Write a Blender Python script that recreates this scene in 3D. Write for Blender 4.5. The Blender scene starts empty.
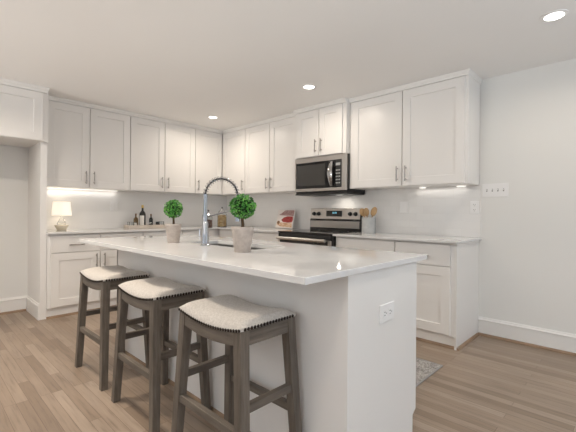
import bpy, bmesh, math, random
from mathutils import Vector, Matrix
random.seed(7)
S = bpy.context.scene
COL = S.collection
PI = math.pi

# ------------------------------------------------------------------ camera
CX, CY, CH = 5.0352, -3.7433, 1.1396
YAW, FPX, V0, ROLL = 46.2002, 363.71, 212.38, 0.0071
t_ = math.radians(YAW)
Rv = Vector((math.sin(t_), math.cos(t_), 0)); Fv = Vector((-math.cos(t_), math.sin(t_), 0)); Uv = Vector((0, 0, 1))
rx = (Rv + Uv * ROLL).normalized(); up = (Uv - Rv * ROLL).normalized()
cam_d = bpy.data.cameras.new('camera'); cam = bpy.data.objects.new('camera', cam_d); COL.objects.link(cam)
cam_d.sensor_width = 36; cam_d.lens = FPX * 36 / 576; cam_d.shift_y = (V0 - 216) / 576
cam_d.clip_start = 0.05
M = Matrix((rx, up, -Fv)).transposed().to_4x4(); M.translation = (CX, CY, CH)
cam.matrix_world = M
S.camera = cam

# ------------------------------------------------------------------ light
ZC = 2.408
W = bpy.data.worlds.new('world'); S.world = W; W.use_nodes = True
W.node_tree.nodes['Background'].inputs[0].default_value = (0.75, 0.87, 1.0, 1)
W.node_tree.nodes['Background'].inputs[1].default_value = 1.0
S.view_settings.view_transform = 'Standard'; S.view_settings.look = 'None'
S.view_settings.exposure = -0.02; S.view_settings.gamma = 1
S.view_settings.use_curve_mapping = False
try:
    S.cycles.use_denoising = True; S.cycles.max_bounces = 10; S.cycles.diffuse_bounces = 6
    S.cycles.sample_clamp_indirect = 6
except Exception: pass

def area(name, loc, direction, sx, sy, power, color, shape='RECTANGLE', spread=180):
    d = bpy.data.lights.new(name, 'AREA'); d.shape = shape; d.size = sx
    if shape in ('RECTANGLE', 'ELLIPSE'): d.size_y = sy
    d.energy = power; d.color = color; d.spread = math.radians(spread)
    o = bpy.data.objects.new(name, d); COL.objects.link(o); o.location = loc
    if tuple(direction) != (0, 0, -1): o.rotation_euler = Vector(direction).to_track_quat('-Z', 'Y').to_euler()
    return o
DAY = (0.72, 0.85, 1.0); WARM = (1.0, 0.88, 0.74)
LX0, LX1, LY0, LY1 = -0.14, 8.4, -7.4, 0.14      # room extents
# daylight falling through the window openings behind the camera
area('window_daylight', (8.30, -2.6, 1.25), (-1, 0, 0.15), 3.0, 1.9, 15, DAY)
# added fill lamps, aimed up at the window openings to brighten the ceiling
area('ceiling_fill', (8.28, -2.6, 1.25), (-1, 0, 1.0), 3.0, 1.9, 54, (.84, .93, 1.0), spread=80)
area('ceiling_fill', (5.2, -7.28, 1.3), (0, 1, 1.0), 3.2, 1.8, 60, (.95, .97, 1.0), spread=80)
area('ceiling_fill', (1.7, -7.28, 1.3), (0, 1, 0.8), 2.2, 1.8, 56, (1.0, .965, .91), spread=80)

# ------------------------------------------------------------------ helpers
def tag(o, label=None, cat=None, group=None, kind=None):
    if label: o['label'] = label
    if cat: o['category'] = cat
    if group: o['group'] = group
    if kind: o['kind'] = kind
    return o

def thing(name, label, cat, loc=(0, 0, 0), group=None):
    o = bpy.data.objects.new(name, None); COL.objects.link(o)
    o.location = loc; o.empty_display_size = 0.05
    return tag(o, label, cat, group)

def wloc(o):
    v = Vector((0, 0, 0))
    while o is not None:
        v = v + o.location; o = o.parent
    return v

def copy_tree(o, parent=None):
    c = o.copy(); COL.objects.link(c); c.parent = parent
    for ch in o.children: copy_tree(ch, c)
    return c

class MB:
    """collects shapes in a bmesh, builds one mesh object"""
    def __init__(s): s.b = bmesh.new()
    def v(s, p): return s.b.verts.new(p)
    def f(s, vs):
        try: return s.b.faces.new(vs)
        except ValueError: return None
    def box(s, x0, x1, y0, y1, z0, z1, bev=0.0):
        x0, x1 = min(x0, x1), max(x0, x1); y0, y1 = min(y0, y1), max(y0, y1); z0, z1 = min(z0, z1), max(z0, z1)
        r = bmesh.ops.create_cube(s.b, size=1.0)
        vs = r['verts']
        for v in vs:
            v.co = ((x0 + x1) / 2 + v.co.x * (x1 - x0), (y0 + y1) / 2 + v.co.y * (y1 - y0), (z0 + z1) / 2 + v.co.z * (z1 - z0))
        if bev > 0:
            es = list({e for v in vs for e in v.link_edges})
            bmesh.ops.bevel(s.b, geom=es, offset=bev, segments=2, affect='EDGES', profile=0.5)
        return s
    def hexa(s, lo, hi):
        """prism between two quads (lists of 4 points)"""
        a = [s.v(p) for p in lo]; b = [s.v(p) for p in hi]
        s.f(a[::-1]); s.f(b)
        for i in range(4): s.f([a[i], a[(i + 1) % 4], b[(i + 1) % 4], b[i]])
        return s
    def lathe(s, prof, n=24, c=(0, 0, 0), axis='z', cap=True):
        rings = []
        for (r, h) in prof:
            ring = []
            for i in range(n):
                a = 2 * PI * i / n
                p = (r * math.cos(a), r * math.sin(a), h)
                if axis == 'x': p = (p[2], p[0], p[1])
                if axis == 'y': p = (p[1], p[2], p[0])
                ring.append(s.v((c[0] + p[0], c[1] + p[1], c[2] + p[2])))
            rings.append(ring)
        for a, b in zip(rings, rings[1:]):
            for i in range(n): s.f([a[i], a[(i + 1) % n], b[(i + 1) % n], b[i]])
        if cap:
            if prof[0][0] > 1e-6: s.f(rings[0][::-1])
            if prof[-1][0] > 1e-6: s.f(rings[-1])
        return s
    def tube(s, pts, r, n=10, cap=True):
        pts = [Vector(p) for p in pts]
        rr = r if isinstance(r, (list, tuple)) else [r] * len(pts)
        rings = []; prev = None
        for i, p in enumerate(pts):
            d = (pts[min(i + 1, len(pts) - 1)] - pts[max(i - 1, 0)]).normalized()
            if prev is None:
                a = Vector((0, 0, 1)) if abs(d.z) < .9 else Vector((1, 0, 0))
                u = d.cross(a).normalized()
            else:
                u = (prev - d * prev.dot(d)).normalized()
            prev = u; w = d.cross(u)
            rings.append([s.v(p + (u * math.cos(2 * PI * k / n) + w * math.sin(2 * PI * k / n)) * rr[i]) for k in range(n)])
        for a, b in zip(rings, rings[1:]):
            for i in range(n): s.f([a[i], a[(i + 1) % n], b[(i + 1) % n], b[i]])
        if cap: s.f(rings[0][::-1]); s.f(rings[-1])
        return s
    def sphere(s, c, r, sub=2, sc=(1, 1, 1)):
        q = bmesh.ops.create_icosphere(s.b, subdivisions=sub, radius=r)
        for v in q['verts']: v.co = Vector(c) + Vector((v.co.x * sc[0], v.co.y * sc[1], v.co.z * sc[2]))
        return s
    def prism(s, poly, axis, a0, a1):
        """extrude a 2-D polygon along axis"""
        def P(q, a):
            if axis == 'x': return (a, q[0], q[1])
            if axis == 'y': return (q[0], a, q[1])
            return (q[0], q[1], a)
        A = [s.v(P(q, a0)) for q in poly]; B = [s.v(P(q, a1)) for q in poly]
        s.f(A[::-1]); s.f(B); n = len(poly)
        for i in range(n): s.f([A[i], A[(i + 1) % n], B[(i + 1) % n], B[i]])
        return s
    def build(s, name, mat, parent=None, smooth=False, world=True, bevel=0.0, kind=None, label=None):
        bmesh.ops.recalc_face_normals(s.b, faces=s.b.faces[:])
        me = bpy.data.meshes.new(name)
        if world and parent is not None:
            off = -wloc(parent)
            for v in s.b.verts: v.co += off
        s.b.to_mesh(me); s.b.free()
        if smooth:
            for p in me.polygons: p.use_smooth = True
        o = bpy.data.objects.new(name, me); COL.objects.link(o)
        me.materials.append(mat)
        if parent is not None: o.parent = parent
        if smooth:
            try: me.set_sharp_from_angle(angle=math.radians(40))
            except Exception: pass
        if bevel > 0:
            m = o.modifiers.new('bevel', 'BEVEL'); m.width = bevel; m.segments = 2; m.limit_method = 'ANGLE'
        if kind: o['kind'] = kind
        if label: o['label'] = label
        return o

# ------------------------------------------------------------------ materials
class NT:
    def __init__(s, name):
        s.m = bpy.data.materials.new(name); s.m.use_nodes = True
        s.t = s.m.node_tree; s.bs = s.t.nodes['Principled BSDF']
    def n(s, typ, **kw):
        q = s.t.nodes.new(typ)
        for k, v in kw.items(): setattr(q, k, v)
        return q
    def l(s, a, b): s.t.links.new(a, b)
    def set(s, **kw):
        for k, v in kw.items():
            k = k.replace('_', ' ')
            for i in s.bs.inputs:
                if i.name.lower() == k.lower(): i.default_value = v
        return s
    def coords(s, scale=(1, 1, 1), kind='Object', rot=(0, 0, 0)):
        c = s.n('ShaderNodeTexCoord'); mp = s.n('ShaderNodeMapping')
        mp.inputs['Scale'].default_value = scale; mp.inputs['Rotation'].default_value = rot
        s.l(c.outputs[kind], mp.inputs[0]); return mp.outputs[0]
    def noise(s, vec, scale, detail=3, rough=.5):
        q = s.n('ShaderNodeTexNoise'); q.inputs['Scale'].default_value = scale
        q.inputs['Detail'].default_value = detail; q.inputs['Roughness'].default_value = rough
        s.l(vec, q.inputs['Vector']); return q.outputs['Fac']
    def ramp(s, fac, stops):
        q = s.n('ShaderNodeValToRGB'); e = q.color_ramp.elements
        while len(e) < len(stops): e.new(0.5)
        for el, (p, c) in zip(e, stops): el.position = p; el.color = (*c, 1)
        s.l(fac, q.inputs[0]); return q.outputs[0]
    def bump(s, h, strength=.2, dist=.002):
        q = s.n('ShaderNodeBump'); q.inputs['Strength'].default_value = strength; q.inputs['Distance'].default_value = dist
        s.l(h, q.inputs['Height']); s.l(q.outputs[0], s.bs.inputs['Normal'])
    def color(s, out): s.l(out, s.bs.inputs['Base Color'])
    def mix(s, fac, a, b, mode='MIX'):
        q = s.n('ShaderNodeMix'); q.data_type = 'RGBA'; q.blend_type = mode
        for sock, val in ((q.inputs[0], fac), (q.inputs[6], a), (q.inputs[7], b)):
            if hasattr(val, 'links'): s.l(val, sock)
            elif isinstance(val, (int, float)): sock.default_value = val
            else: sock.default_value = (*val, 1)
        return q.outputs[2]

def paint(name, col, rough=.5, bump=0.03, scale=180):
    a = NT(name); a.set(Base_Color=(*col, 1), Roughness=rough)
    v = a.coords()
    n2 = a.noise(v, 1.3, 2)
    a.color(a.ramp(n2, [(0.3, tuple(c * .985 for c in col)), (0.7, col)]))
    a.bump(a.noise(v, scale, 2), bump, .001)
    return a.m
def plain(name, col, rough=.4, metal=0.0, **kw):
    a = NT(name); a.set(Base_Color=(*col, 1), Roughness=rough, Metallic=metal, **kw)
    v = a.coords(); nn = a.noise(v, 60, 2)
    mr = a.n('ShaderNodeMapRange'); mr.inputs[3].default_value = max(rough - .04, 0.0); mr.inputs[4].default_value = rough + .04
    a.l(nn, mr.inputs[0]); a.l(mr.outputs[0], a.bs.inputs['Roughness'])
    return a.m
def emit(name, col, strength):
    a = NT(name); a.set(Base_Color=(*col, 1), Emission_Color=(*col, 1), Emission_Strength=strength); return a.m

m_wall = paint('wall_paint', (0.795, 0.79, 0.765), .6, .05, 140)
m_ceil = paint('ceiling_paint', (0.86, 0.85, 0.84), .8, .05, 120)
m_cab = paint('cabinet_paint', (0.83, 0.81, 0.785), .33, .015, 90)
m_trim = paint('trim_paint', (0.83, 0.815, 0.79), .35, .015, 90)
m_dark = plain('shadow_gap', (0.05, 0.045, 0.04), .8)

def wood_floor():
    a = NT('oak_floor')
    v = a.coords()
    br = a.n('ShaderNodeTexBrick'); br.offset = .37; br.offset_frequency = 3; br.squash = 1
    br.inputs['Scale'].default_value = 1.0; br.inputs['Brick Width'].default_value = 0.80; br.inputs['Row Height'].default_value = 0.060
    br.inputs['Mortar Size'].default_value = 0.0011; br.inputs['Mortar Smooth'].default_value = .3
    br.inputs['Color1'].default_value = (0, 0, 0, 1); br.inputs['Color2'].default_value = (1, 1, 1, 1); br.inputs['Mortar'].default_value = (.5, .5, .5, 1)
    a.l(v, br.inputs['Vector'])
    br2 = a.n('ShaderNodeTexBrick'); br2.offset = .37; br2.offset_frequency = 3; br2.squash = 1
    for k in ('Scale', 'Brick Width', 'Row Height', 'Mortar Size'): br2.inputs[k].default_value = br.inputs[k].default_value
    # plank tone
    tone = a.ramp(br.outputs['Color'], [(0.0, (.235, .172, .125)), (.2, (.30, .226, .168)), (.7, (.33, .253, .192)), (1.0, (.38, .297, .23))])
    # per-plank shifted grain
    sep = a.n('ShaderNodeVectorMath', operation='MULTIPLY_ADD'); sep.inputs[1].default_value = (1.6, 26, 1)
    a.l(v, sep.inputs[0]); mul = a.n('ShaderNodeVectorMath', operation='SCALE'); mul.inputs['Scale'].default_value = 37.0
    a.l(br.outputs['Color'], mul.inputs[0]); a.l(mul.outputs[0], sep.inputs[2])
    g = a.noise(sep.outputs[0], 2.2, 6, .62)
    grain = a.ramp(g, [(.26, (.62, .59, .56)), (.46, (.95, .95, .95)), (.75, (1.12, 1.12, 1.11))])
    c = a.mix(1.0, tone, grain, 'MULTIPLY')
    blot = a.ramp(a.noise(v, 1.7, 3), [(.3, (.90, .90, .90)), (.7, (1.06, 1.06, 1.06))])
    c = a.mix(1.0, c, blot, 'MULTIPLY')
    c = a.mix(br.outputs['Fac'], c, (.13, .085, .06))
    a.color(c); a.set(Roughness=.36)
    mr = a.n('ShaderNodeMapRange'); mr.inputs[3].default_value = .30; mr.inputs[4].default_value = .5
    a.l(g, mr.inputs[0]); a.l(mr.outputs[0], a.bs.inputs['Roughness'])
    sub = a.n('ShaderNodeMath', operation='SUBTRACT'); a.l(g, sub.inputs[0]); a.l(br.outputs['Fac'], sub.inputs[1])
    a.bump(sub.outputs[0], .12, .0015)
    return a.m
m_floor = wood_floor()

def tiles(name, rot):
    a = NT(name)
    v = a.coords(rot=rot)
    br = a.n('ShaderNodeTexBrick'); br.offset = .5
    br.inputs['Scale'].default_value = 1.0; br.inputs['Brick Width'].default_value = .152; br.inputs['Row Height'].default_value = .076
    br.inputs['Mortar Size'].default_value = .0016; br.inputs['Mortar Smooth'].default_value = .6
    br.inputs['Color1'].default_value = (.80, .785, .765, 1); br.inputs['Color2'].default_value = (.825, .81, .79, 1); br.inputs['Mortar'].default_value = (.77, .755, .735, 1)
    a.l(v, br.inputs['Vector']); a.color(br.outputs['Color']); a.set(Roughness=.13)
    wav = a.noise(v, 9, 2)
    inv = a.n('ShaderNodeMath', operation='MULTIPLY_ADD'); inv.inputs[1].default_value = -1.0
    a.l(br.outputs['Fac'], inv.inputs[0]); a.l(wav, inv.inputs[2])
    a.bump(inv.outputs[0], .35, .002)
    return a.m
m_tileB = tiles('subway_tile_back', (PI / 2, 0, 0))
m_tileA = tiles('subway_tile_left', (PI / 2, 0, PI / 2))

def quartz():
    a = NT('white_quartz'); v = a.coords()
    n1 = a.noise(v, 2.2, 8, .65); n2 = a.noise(v, 60, 3)
    vein = a.ramp(n1, [(.44, (.735, .73, .725)), (.495, (.715, .71, .705)), (.55, (.735, .73, .725))])
    fl = a.ramp(n2, [(.35, (.995, .995, .995)), (.6, (1, 1, 1))])
    a.color(a.mix(1.0, vein, fl, 'MULTIPLY')); a.set(Roughness=.045)
    return a.m
m_quartz = quartz()

def wood(name, dark, light, scale=(30, 30, 2.2), rough=.6):
    a = NT(name); v = a.coords(scale=scale)
    g = a.noise(v, 1.5, 6, .65); g2 = a.noise(a.coords(), 6, 2)
    c = a.ramp(g, [(.25, dark), (.55, tuple((d + l) / 2 for d, l in zip(dark, light))), (.8, light)])
    c = a.mix(1.0, c, a.ramp(g2, [(.3, (.85, .85, .85)), (.7, (1.1, 1.1, 1.1))]), 'MULTIPLY')
    a.color(c); a.set(Roughness=rough); a.bump(g, .25, .001)
    return a.m
m_legwood = wood('weathered_wood_upright', (.070, .056, .043), (.235, .195, .157))
m_railwood = wood('weathered_wood_rail', (.070, .057, .045), (.24, .20, .16), (2.2, 30, 30))
m_sidewood = wood('weathered_wood_side_rail', (.068, .055, .043), (.235, .195, .158), (30, 2.2, 30))
m_spoon = wood('beech_wood', (.42, .25, .11), (.62, .42, .22), (40, 40, 4), .5)
m_shoe = wood('stained_oak_shoe', (.20, .12, .07), (.42, .29, .19), (3, 3, 40), .45)

def linen():
    a = NT('cream_linen'); v = a.coords()
    w1 = a.n('ShaderNodeTexWave'); w1.bands_direction = 'X'; w1.inputs['Scale'].default_value = 140; w1.inputs['Distortion'].default_value = 1.2
    w2 = a.n('ShaderNodeTexWave'); w2.bands_direction = 'Y'; w2.inputs['Scale'].default_value = 140; w2.inputs['Distortion'].default_value = 1.2
    a.l(v, w1.inputs['Vector']); a.l(v, w2.inputs['Vector'])
    ad = a.n('ShaderNodeMath', operation='ADD'); a.l(w1.outputs['Fac'], ad.inputs[0]); a.l(w2.outputs['Fac'], ad.inputs[1])
    n1 = a.noise(v, 120, 3)
    c = a.ramp(n1, [(.3, (.47, .43, .385)), (.7, (.62, .58, .53))])
    a.color(c); a.set(Roughness=.95); a.bump(ad.outputs[0], .25, .0008)
    try: a.set(Sheen_Weight=.2)
    except Exception: pass
    return a.m
m_linen = linen()
m_nail = plain('bronze_nailhead', (.030, .021, .016), .4, .6)

def steel(name, col=(.60, .57, .54), rough=.3, stretch=(1, 60, 60)):
    a = NT(name); v = a.coords(scale=stretch); g = a.noise(v, 8, 4)
    a.color(a.ramp(g, [(.3, tuple(c * .93 for c in col)), (.7, col)])); a.set(Metallic=1.0, Roughness=rough)
    a.bump(g, .04, .0005); return a.m
m_steel = steel('brushed_steel')
m_sink = steel('sink_steel', (.42, .41, .40), .28)
m_chrome = plain('chrome', (.50, .50, .51), .14, 1.0)
m_nickel = plain('brushed_nickel', (.42, .39, .36), .28, 1.0)
m_black = plain('black_enamel', (.012, .012, .013), .25)
m_blackmat = plain('black_plastic', (.02, .02, .02), .45)
m_glassblk = plain('black_glass', (.012, .012, .013), .05)
m_doorglass = plain('oven_window_glass', (.055, .053, .050), .08)
m_grill = plain('dark_grill', (.05, .05, .05), .4, .6)
m_display = emit('blue_display', (.16, .42, .55), .6)
m_btn = plain('button_grey', (.42, .42, .42), .5)
m_outlet = plain('outlet_white', (.86, .85, .84), .3)
m_slot = plain('outlet_slot', (.22, .21, .20), .5)
m_can = plain('can_trim_white', (.84, .83, .82), .4)
m_lens = emit('lamp_lens', (1.0, .97, .92), 6.0)
m_led = emit('led_strip', (1.0, .96, .90), .95)

def foliage():
    a = NT('boxwood_leaf'); v = a.coords(); n1 = a.noise(v, 45, 3)
    a.color(a.ramp(n1, [(.32, (.016, .10, .014)), (.48, (.05, .27, .03)), (.64, (.22, .52, .10))])); a.set(Roughness=.38)
    return a.m
m_leaf = foliage()
m_leafgap = plain('boxwood_gap_shade', (.008, .03, .008), .9)  # near-black core paints the shade between the leaves
m_bark = wood('topiary_bark', (.06, .035, .02), (.16, .10, .06), (20, 20, 8), .9)
m_soil = plain('soil', (.07, .045, .028), .95)
def concrete(name, c0, c1, scale=26):
    a = NT(name); v = a.coords(); n1 = a.noise(v, scale, 6, .7)
    a.color(a.ramp(n1, [(.3, c0), (.7, c1)])); a.set(Roughness=.9); a.bump(n1, .35, .002); return a.m
m_pot = concrete('cement_pot', (.40, .345, .31), (.56, .50, .455))
m_crock = concrete('grey_ribbed_crock', (.40, .41, .41), (.52, .53, .53), 12)
m_base = concrete('woven_ivory', (.60, .54, .44), (.78, .72, .60), 70)
m_tray = wood('whitewashed_wood', (.50, .43, .36), (.68, .61, .54), (6, 2, 20), .7)
m_bottle = plain('dark_bottle_glass', (.010, .012, .008), .07)
m_bottle_amber = plain('amber_oil_glass', (.10, .055, .014), .08)
m_label = plain('paper_label', (.78, .75, .70), .7)
m_gold = plain('gold_foil', (.72, .52, .18), .3, .9)
m_cork = plain('cork_brown', (.20, .11, .06), .8)
def glass():
    a = NT('clear_glass'); a.set(Base_Color=(.96, .97, .96, 1), Roughness=.02, IOR=1.45, Transmission_Weight=1.0)
    return a.m
m_glass = glass()
def grains(name, c0, c1, sc):
    a = NT(name); v = a.coords(); q = a.n('ShaderNodeTexVoronoi'); q.inputs['Scale'].default_value = sc
    a.l(v, q.inputs['Vector']); a.color(a.ramp(q.outputs['Distance'], [(.15, c1), (.6, c0)])); a.set(Roughness=.6)
    a.bump(q.outputs['Distance'], .6, .004); return a.m
m_nuts = grains('red_brown_nuts', (.10, .03, .015), (.42, .16, .07), 55)
m_pasta = grains('golden_pasta', (.45, .27, .08), (.85, .62, .28), 45)
m_shade = NT('lamp_shade_linen'); m_shade.set(Base_Color=(.85, .80, .72, 1), Roughness=.9, Emission_Color=(1, .90, .76, 1), Emission_Strength=.62); m_shade = m_shade.m
def rugm():
    a = NT('grey_woven_rug'); v = a.coords(); n1 = a.noise(v, 85, 4, .8); n2 = a.noise(v, 14, 3)
    c = a.ramp(n1, [(.36, (.16, .15, .14)), (.5, (.42, .39, .365)), (.64, (.70, .67, .64))])
    a.color(a.mix(1.0, c, a.ramp(n2, [(.3, (.75, .75, .75)), (.7, (1.1, 1.1, 1.1))]), 'MULTIPLY')); a.set(Roughness=1.0); a.bump(n1, .8, .004); return a.m
m_rug = rugm()
m_rugedge = plain('rug_binding', (.36, .345, .33), .9)
m_paper = plain('book_paper', (.80, .77, .73), .7)
m_cover = plain('book_cover', (.76, .70, .66), .35)
m_red = grains('cover_strawberries', (.24, .018, .02), (.52, .07, .06), 70)
m_pink = grains('cover_salad', (.30, .17, .16), (.60, .42, .40), 60)
m_toast = grains('cover_pastry', (.50, .30, .17), (.74, .58, .44), 45)

# ------------------------------------------------------------------ room shell
def st(mb, name, mat, **kw): return mb.build(name, mat, kind='structure', **kw)
st(MB().box(LX0, LX1, LY0, LY1, -.1, 0), 'floor', m_floor)
st(MB().box(LX0, LX1, LY0, LY1, ZC, ZC + .1), 'ceiling', m_ceil)
st(MB().box(LX0, 0, LY0, LY1, 0, ZC), 'wall_left', m_wall)
st(MB().box(0, LX1, 0, LY1, 0, ZC), 'wall_back', m_wall)
# right wall with a wide window opening
w = MB(); X0, X1 = LX1 - .14, LX1
w.box(X0, X1, LY0, -4.3, 0, ZC).box(X0, X1, -1.0, 0, 0, ZC).box(X0, X1, -4.3, -1.0, 0, .2).box(X0, X1, -4.3, -1.0, 2.25, ZC)
st(w, 'wall_right', m_wall)
w = MB(); Y0, Y1 = LY0, LY0 + .14
w.box(0, .5, Y0, Y1, 0, ZC).box(2.9, 3.5, Y0, Y1, 0, ZC).box(6.9, X0, Y0, Y1, 0, ZC)
for a, b in ((.5, 2.9), (3.5, 6.9)): w.box(a, b, Y0, Y1, 0, .3).box(a, b, Y0, Y1, 2.25, ZC)
st(w, 'wall_front', m_wall)
def winframe(name, a, b, z0, z1, ax, c):
    f = MB(); n = 3
    def bx(p, q, r, s_):
        if ax == 'x': f.box(c - .03, c + .03, p, q, r, s_)
        else: f.box(p, q, c - .03, c + .03, r, s_)
    bx(a, b, z0, z0 + .06); bx(a, b, z1 - .06, z1)
    for i in range(n + 1):
        u = a + (b - a) * i / n; bx(max(a, u - .03), min(b, u + .03), z0 + .06, z1 - .06)
    o = st(f, name, m_trim)
winframe('window_1', -4.3, -1.0, .2, 2.25, 'x', LX1 - .03)
winframe('window_2', 3.5, 6.9, .3, 2.25, 'y', LY0 + .03)
winframe('window_3', .5, 2.9, .3, 2.25, 'y', LY0 + .03)

XBR = 3.957   # right end of the cabinet run on the back wall
def baseboard(name, pr, ax, a0, a1):
    st(MB().prism(pr, ax, a0, a1), name, m_trim)
BB = [(0, 0), (.016, 0), (.016, .150), (.021, .153), (.021, .163), (.012, .170), (.007, .186), (0, .186)]
BB = [(d, z * .168 / .186) for d, z in BB]
SH = [(0, 0), (.020, 0), (.019, .008), (.014, .016), (.006, .020), (0, .021)]
baseboard('baseboard_back', [(-d, z) for d, z in BB], 'x', XBR + .003, X0)
baseboard('baseboard_left', [(d, z) for d, z in BB], 'y', LY0 + .14, -2.800)
st(MB().prism([(-.016 - d, z) for d, z in SH], 'x', XBR + .003, X0), 'trim_1', m_shoe)
st(MB().prism([(.016 + d, z) for d, z in SH], 'y', LY0 + .14, -2.815), 'trim_2', m_shoe)

# backsplash tiles
ZU = 1.41; CT = .914; TH = .022
st(MB().box(.0005, .009, -2.738, -.0, CT + .001, ZU - .002), 'trim_3', m_tileA)
st(MB().box(.010, 3.972, -.009, -.0005, CT + .001, ZU - .002), 'trim_4', m_tileB)

# ------------------------------------------------------------------ cabinets
# frames: A = left wall (u is y, outward +x), B = back wall (u is x, outward -y), I = island rear (u is x, outward +y)
MAPS = {'A': lambda u, n, z: (n, u, z), 'B': lambda u, n, z: (u, -n, z), 'I': lambda u, n, z: (u, n, z)}
def mbox(mb, fr, u0, u1, n0, n1, z0, z1, bev=0.0):
    p = MAPS[fr](u0, n0, z0); q = MAPS[fr](u1, n1, z1)
    return mb.box(p[0], q[0], p[1], q[1], p[2], q[2], bev)
def shaker(fr, u0, u1, n0, n1, z0, z1, fw=.078, rec=.009):
    mb = MB(); P = MAPS[fr]
    fw = min(fw, (u1 - u0) * .3, (z1 - z0) * .3)
    c = .0015
    def loop(d, n): return [mb.v(P(*q)) for q in ((u0 + d, n, z0 + d), (u1 - d, n, z0 + d), (u1 - d, n, z1 - d), (u0 + d, n, z1 - d))]
    L = [loop(0, n0), loop(0, n1 - c), loop(c, n1), loop(fw, n1), loop(fw + .003, n1 - rec)]
    for a, b in zip(L, L[1:]):
        for i in range(4): mb.f([a[i], a[(i + 1) % 4], b[(i + 1) % 4], b[i]])
    mb.f(L[0][::-1]); mb.f(L[-1])
    return mb
def slab(fr, u0, u1, n0, n1, z0, z1):
    return mbox(MB(), fr, u0, u1, n0, n1, z0, z1, .0015)
def pull(fr, u, n, z, vertical, parent, L=.15):
    mb = MB(); P = MAPS[fr]; r = .0065; st_ = .030; h = L / 2; e = h - .02
    if vertical:
        mb.tube([P(u, n + st_, z - h), P(u, n + st_, z + h)], r, 10)
        for s in (-e, e): mb.tube([P(u, n, z + s), P(u, n + st_, z + s)], r * .9, 8)
    else:
        mb.tube([P(u - h, n + st_, z), P(u + h, n + st_, z)], r, 10)
        for s in (-e, e): mb.tube([P(u + s, n, z), P(u + s, n + st_, z)], r * .9, 8)
    return mb.build('handle', m_nickel, parent, smooth=True)

DT = .020; GAP = .005; ZD = 2.362
def crown(fr, root, u0, u1, n, ends=(0, 0), zb=ZD - .002):
    """stepped crown strip between door tops and ceiling"""
    mb = MB()
    a = u0 - (.018 if ends[0] else 0); b = u1 + (.018 if ends[1] else 0)
    P = MAPS[fr]
    prof = [(.0, zb + .004), (n + .006, zb + .004), (n + .009, zb + .018), (n + .020, zb + .034), (n + .022, ZC - .0005), (.0, ZC - .0005)]
    A = [mb.v(P(u0 - ((q[0] - n) * .8 if ends[0] and q[0] > 0 else 0) - (.0 if not ends[0] else 0), q[0], q[1])) for q in prof]
    B = [mb.v(P(u1 + ((q[0] - n) * .8 if ends[1] and q[0] > 0 else 0), q[0], q[1])) for q in prof]
    # ends that return along the side are given their full projection at the wall too
    if ends[1]:
        for k in (0, 5):
            B[k].co = P(u1 + (.018 if k == 5 else .005), prof[k][0], prof[k][1])
    if ends[0]:
        for k in (0, 5):
            A[k].co = P(u0 - (.018 if k == 5 else .005), prof[k][0], prof[k][1])
    mb.f(A[::-1]); mb.f(B)
    for i in range(6): mb.f([A[i], A[(i + 1) % 6], B[(i + 1) % 6], B[i]])
    return mb.build('crown_moulding', m_trim, root)

def upper(fr, u0, u1, label, doors, depth=.33, zb=ZU, zt=ZC - .002, zdoor=None, stiles=(0, 0), ends=(0, 0), crown_u=None, name='upper_cabinet', pz=1.532, n0=.010, group=None):
    """doors: list of (u0,u1,pull_u or None)"""
    loc = MAPS[fr]((u0 + u1) / 2, depth / 2, zb)
    t = thing(name, label, 'cabinet', loc, group)
    b = MB(); mbox(b, fr, u0 + .0004, u1 - .0004, n0, depth, zb, zt - .002)
    b.build('body', m_cab, t)
    for (a, c, pu) in doors:
        d = shaker(fr, a + GAP, c - GAP, depth + .0005, depth + DT, zb + .004 if zdoor is None else zdoor, ZD - .006).build('door', m_cab, t)
        if pu is not None: pull(fr, pu, depth + DT, pz, True, d)
    cu = crown_u or (u0, u1)
    crown(fr, t, cu[0], cu[1], depth + .012, ends)
    return t

ya = [-2.7335, -2.259, -1.781, -1.309, -.831, -.352]
G = 'upper cabinets on the left wall'
upA1 = upper('A', ya[0], ya[2], 'white two-door upper cabinet nearest the fridge recess, above the small table lamp',
             [(ya[0] + .026, ya[1], ya[1] - .045), (ya[1], ya[2], ya[1] + .045)], group=G)
upper('A', ya[2], ya[4], 'white two-door upper cabinet above the tray of bottles on the left wall',
      [(ya[2], ya[3], ya[3] - .045), (ya[3], ya[4], ya[3] + .045)], group=G)
upper('A', ya[4], -.3535, 'white single-door upper cabinet at the left wall\'s end of the corner', [(ya[4], -.352, ya[4] + .045)], crown_u=(ya[4], -.34), group=G)
xb = [.352, .903, 1.424, 1.940]
G = 'upper cabinets on the range wall'
upper('B', .012, xb[1], 'white single-door upper cabinet on the range wall right beside the corner', [(xb[0], xb[1], xb[1] - .045)], crown_u=(.36, xb[1]), group=G)
upper('B', xb[1], xb[3], 'white two-door upper cabinet between the corner cabinet and the microwave', [(xb[1], xb[2], xb[2] - .045), (xb[2], xb[3], xb[2] + .045)], group=G)
upper('B', xb[3], 2.715, 'short deeper two-door upper cabinet directly above the microwave', [(1.985, 2.338, 2.338 - .04), (2.338, 2.672, 2.338 + .045)],
      depth=.40, zb=1.805, pz=1.925, ends=(0, 0), group=G)
upR = upper('B', 2.716, 3.959, 'wide two-door upper cabinet at the right end, above the utensil crock', [(2.750, 3.346, 3.346 - .045), (3.346, 3.938, 3.346 + .045)], ends=(0, 1), group=G)

# slim light bars under two cabinets
def lightbar(root, fr, u0, u1, n):
    b = MB(); mbox(b, fr, u0, u1, n - .008, n + .008, ZU - .007, ZU - .0005); b.build('light_bar', m_led, root)

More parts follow.
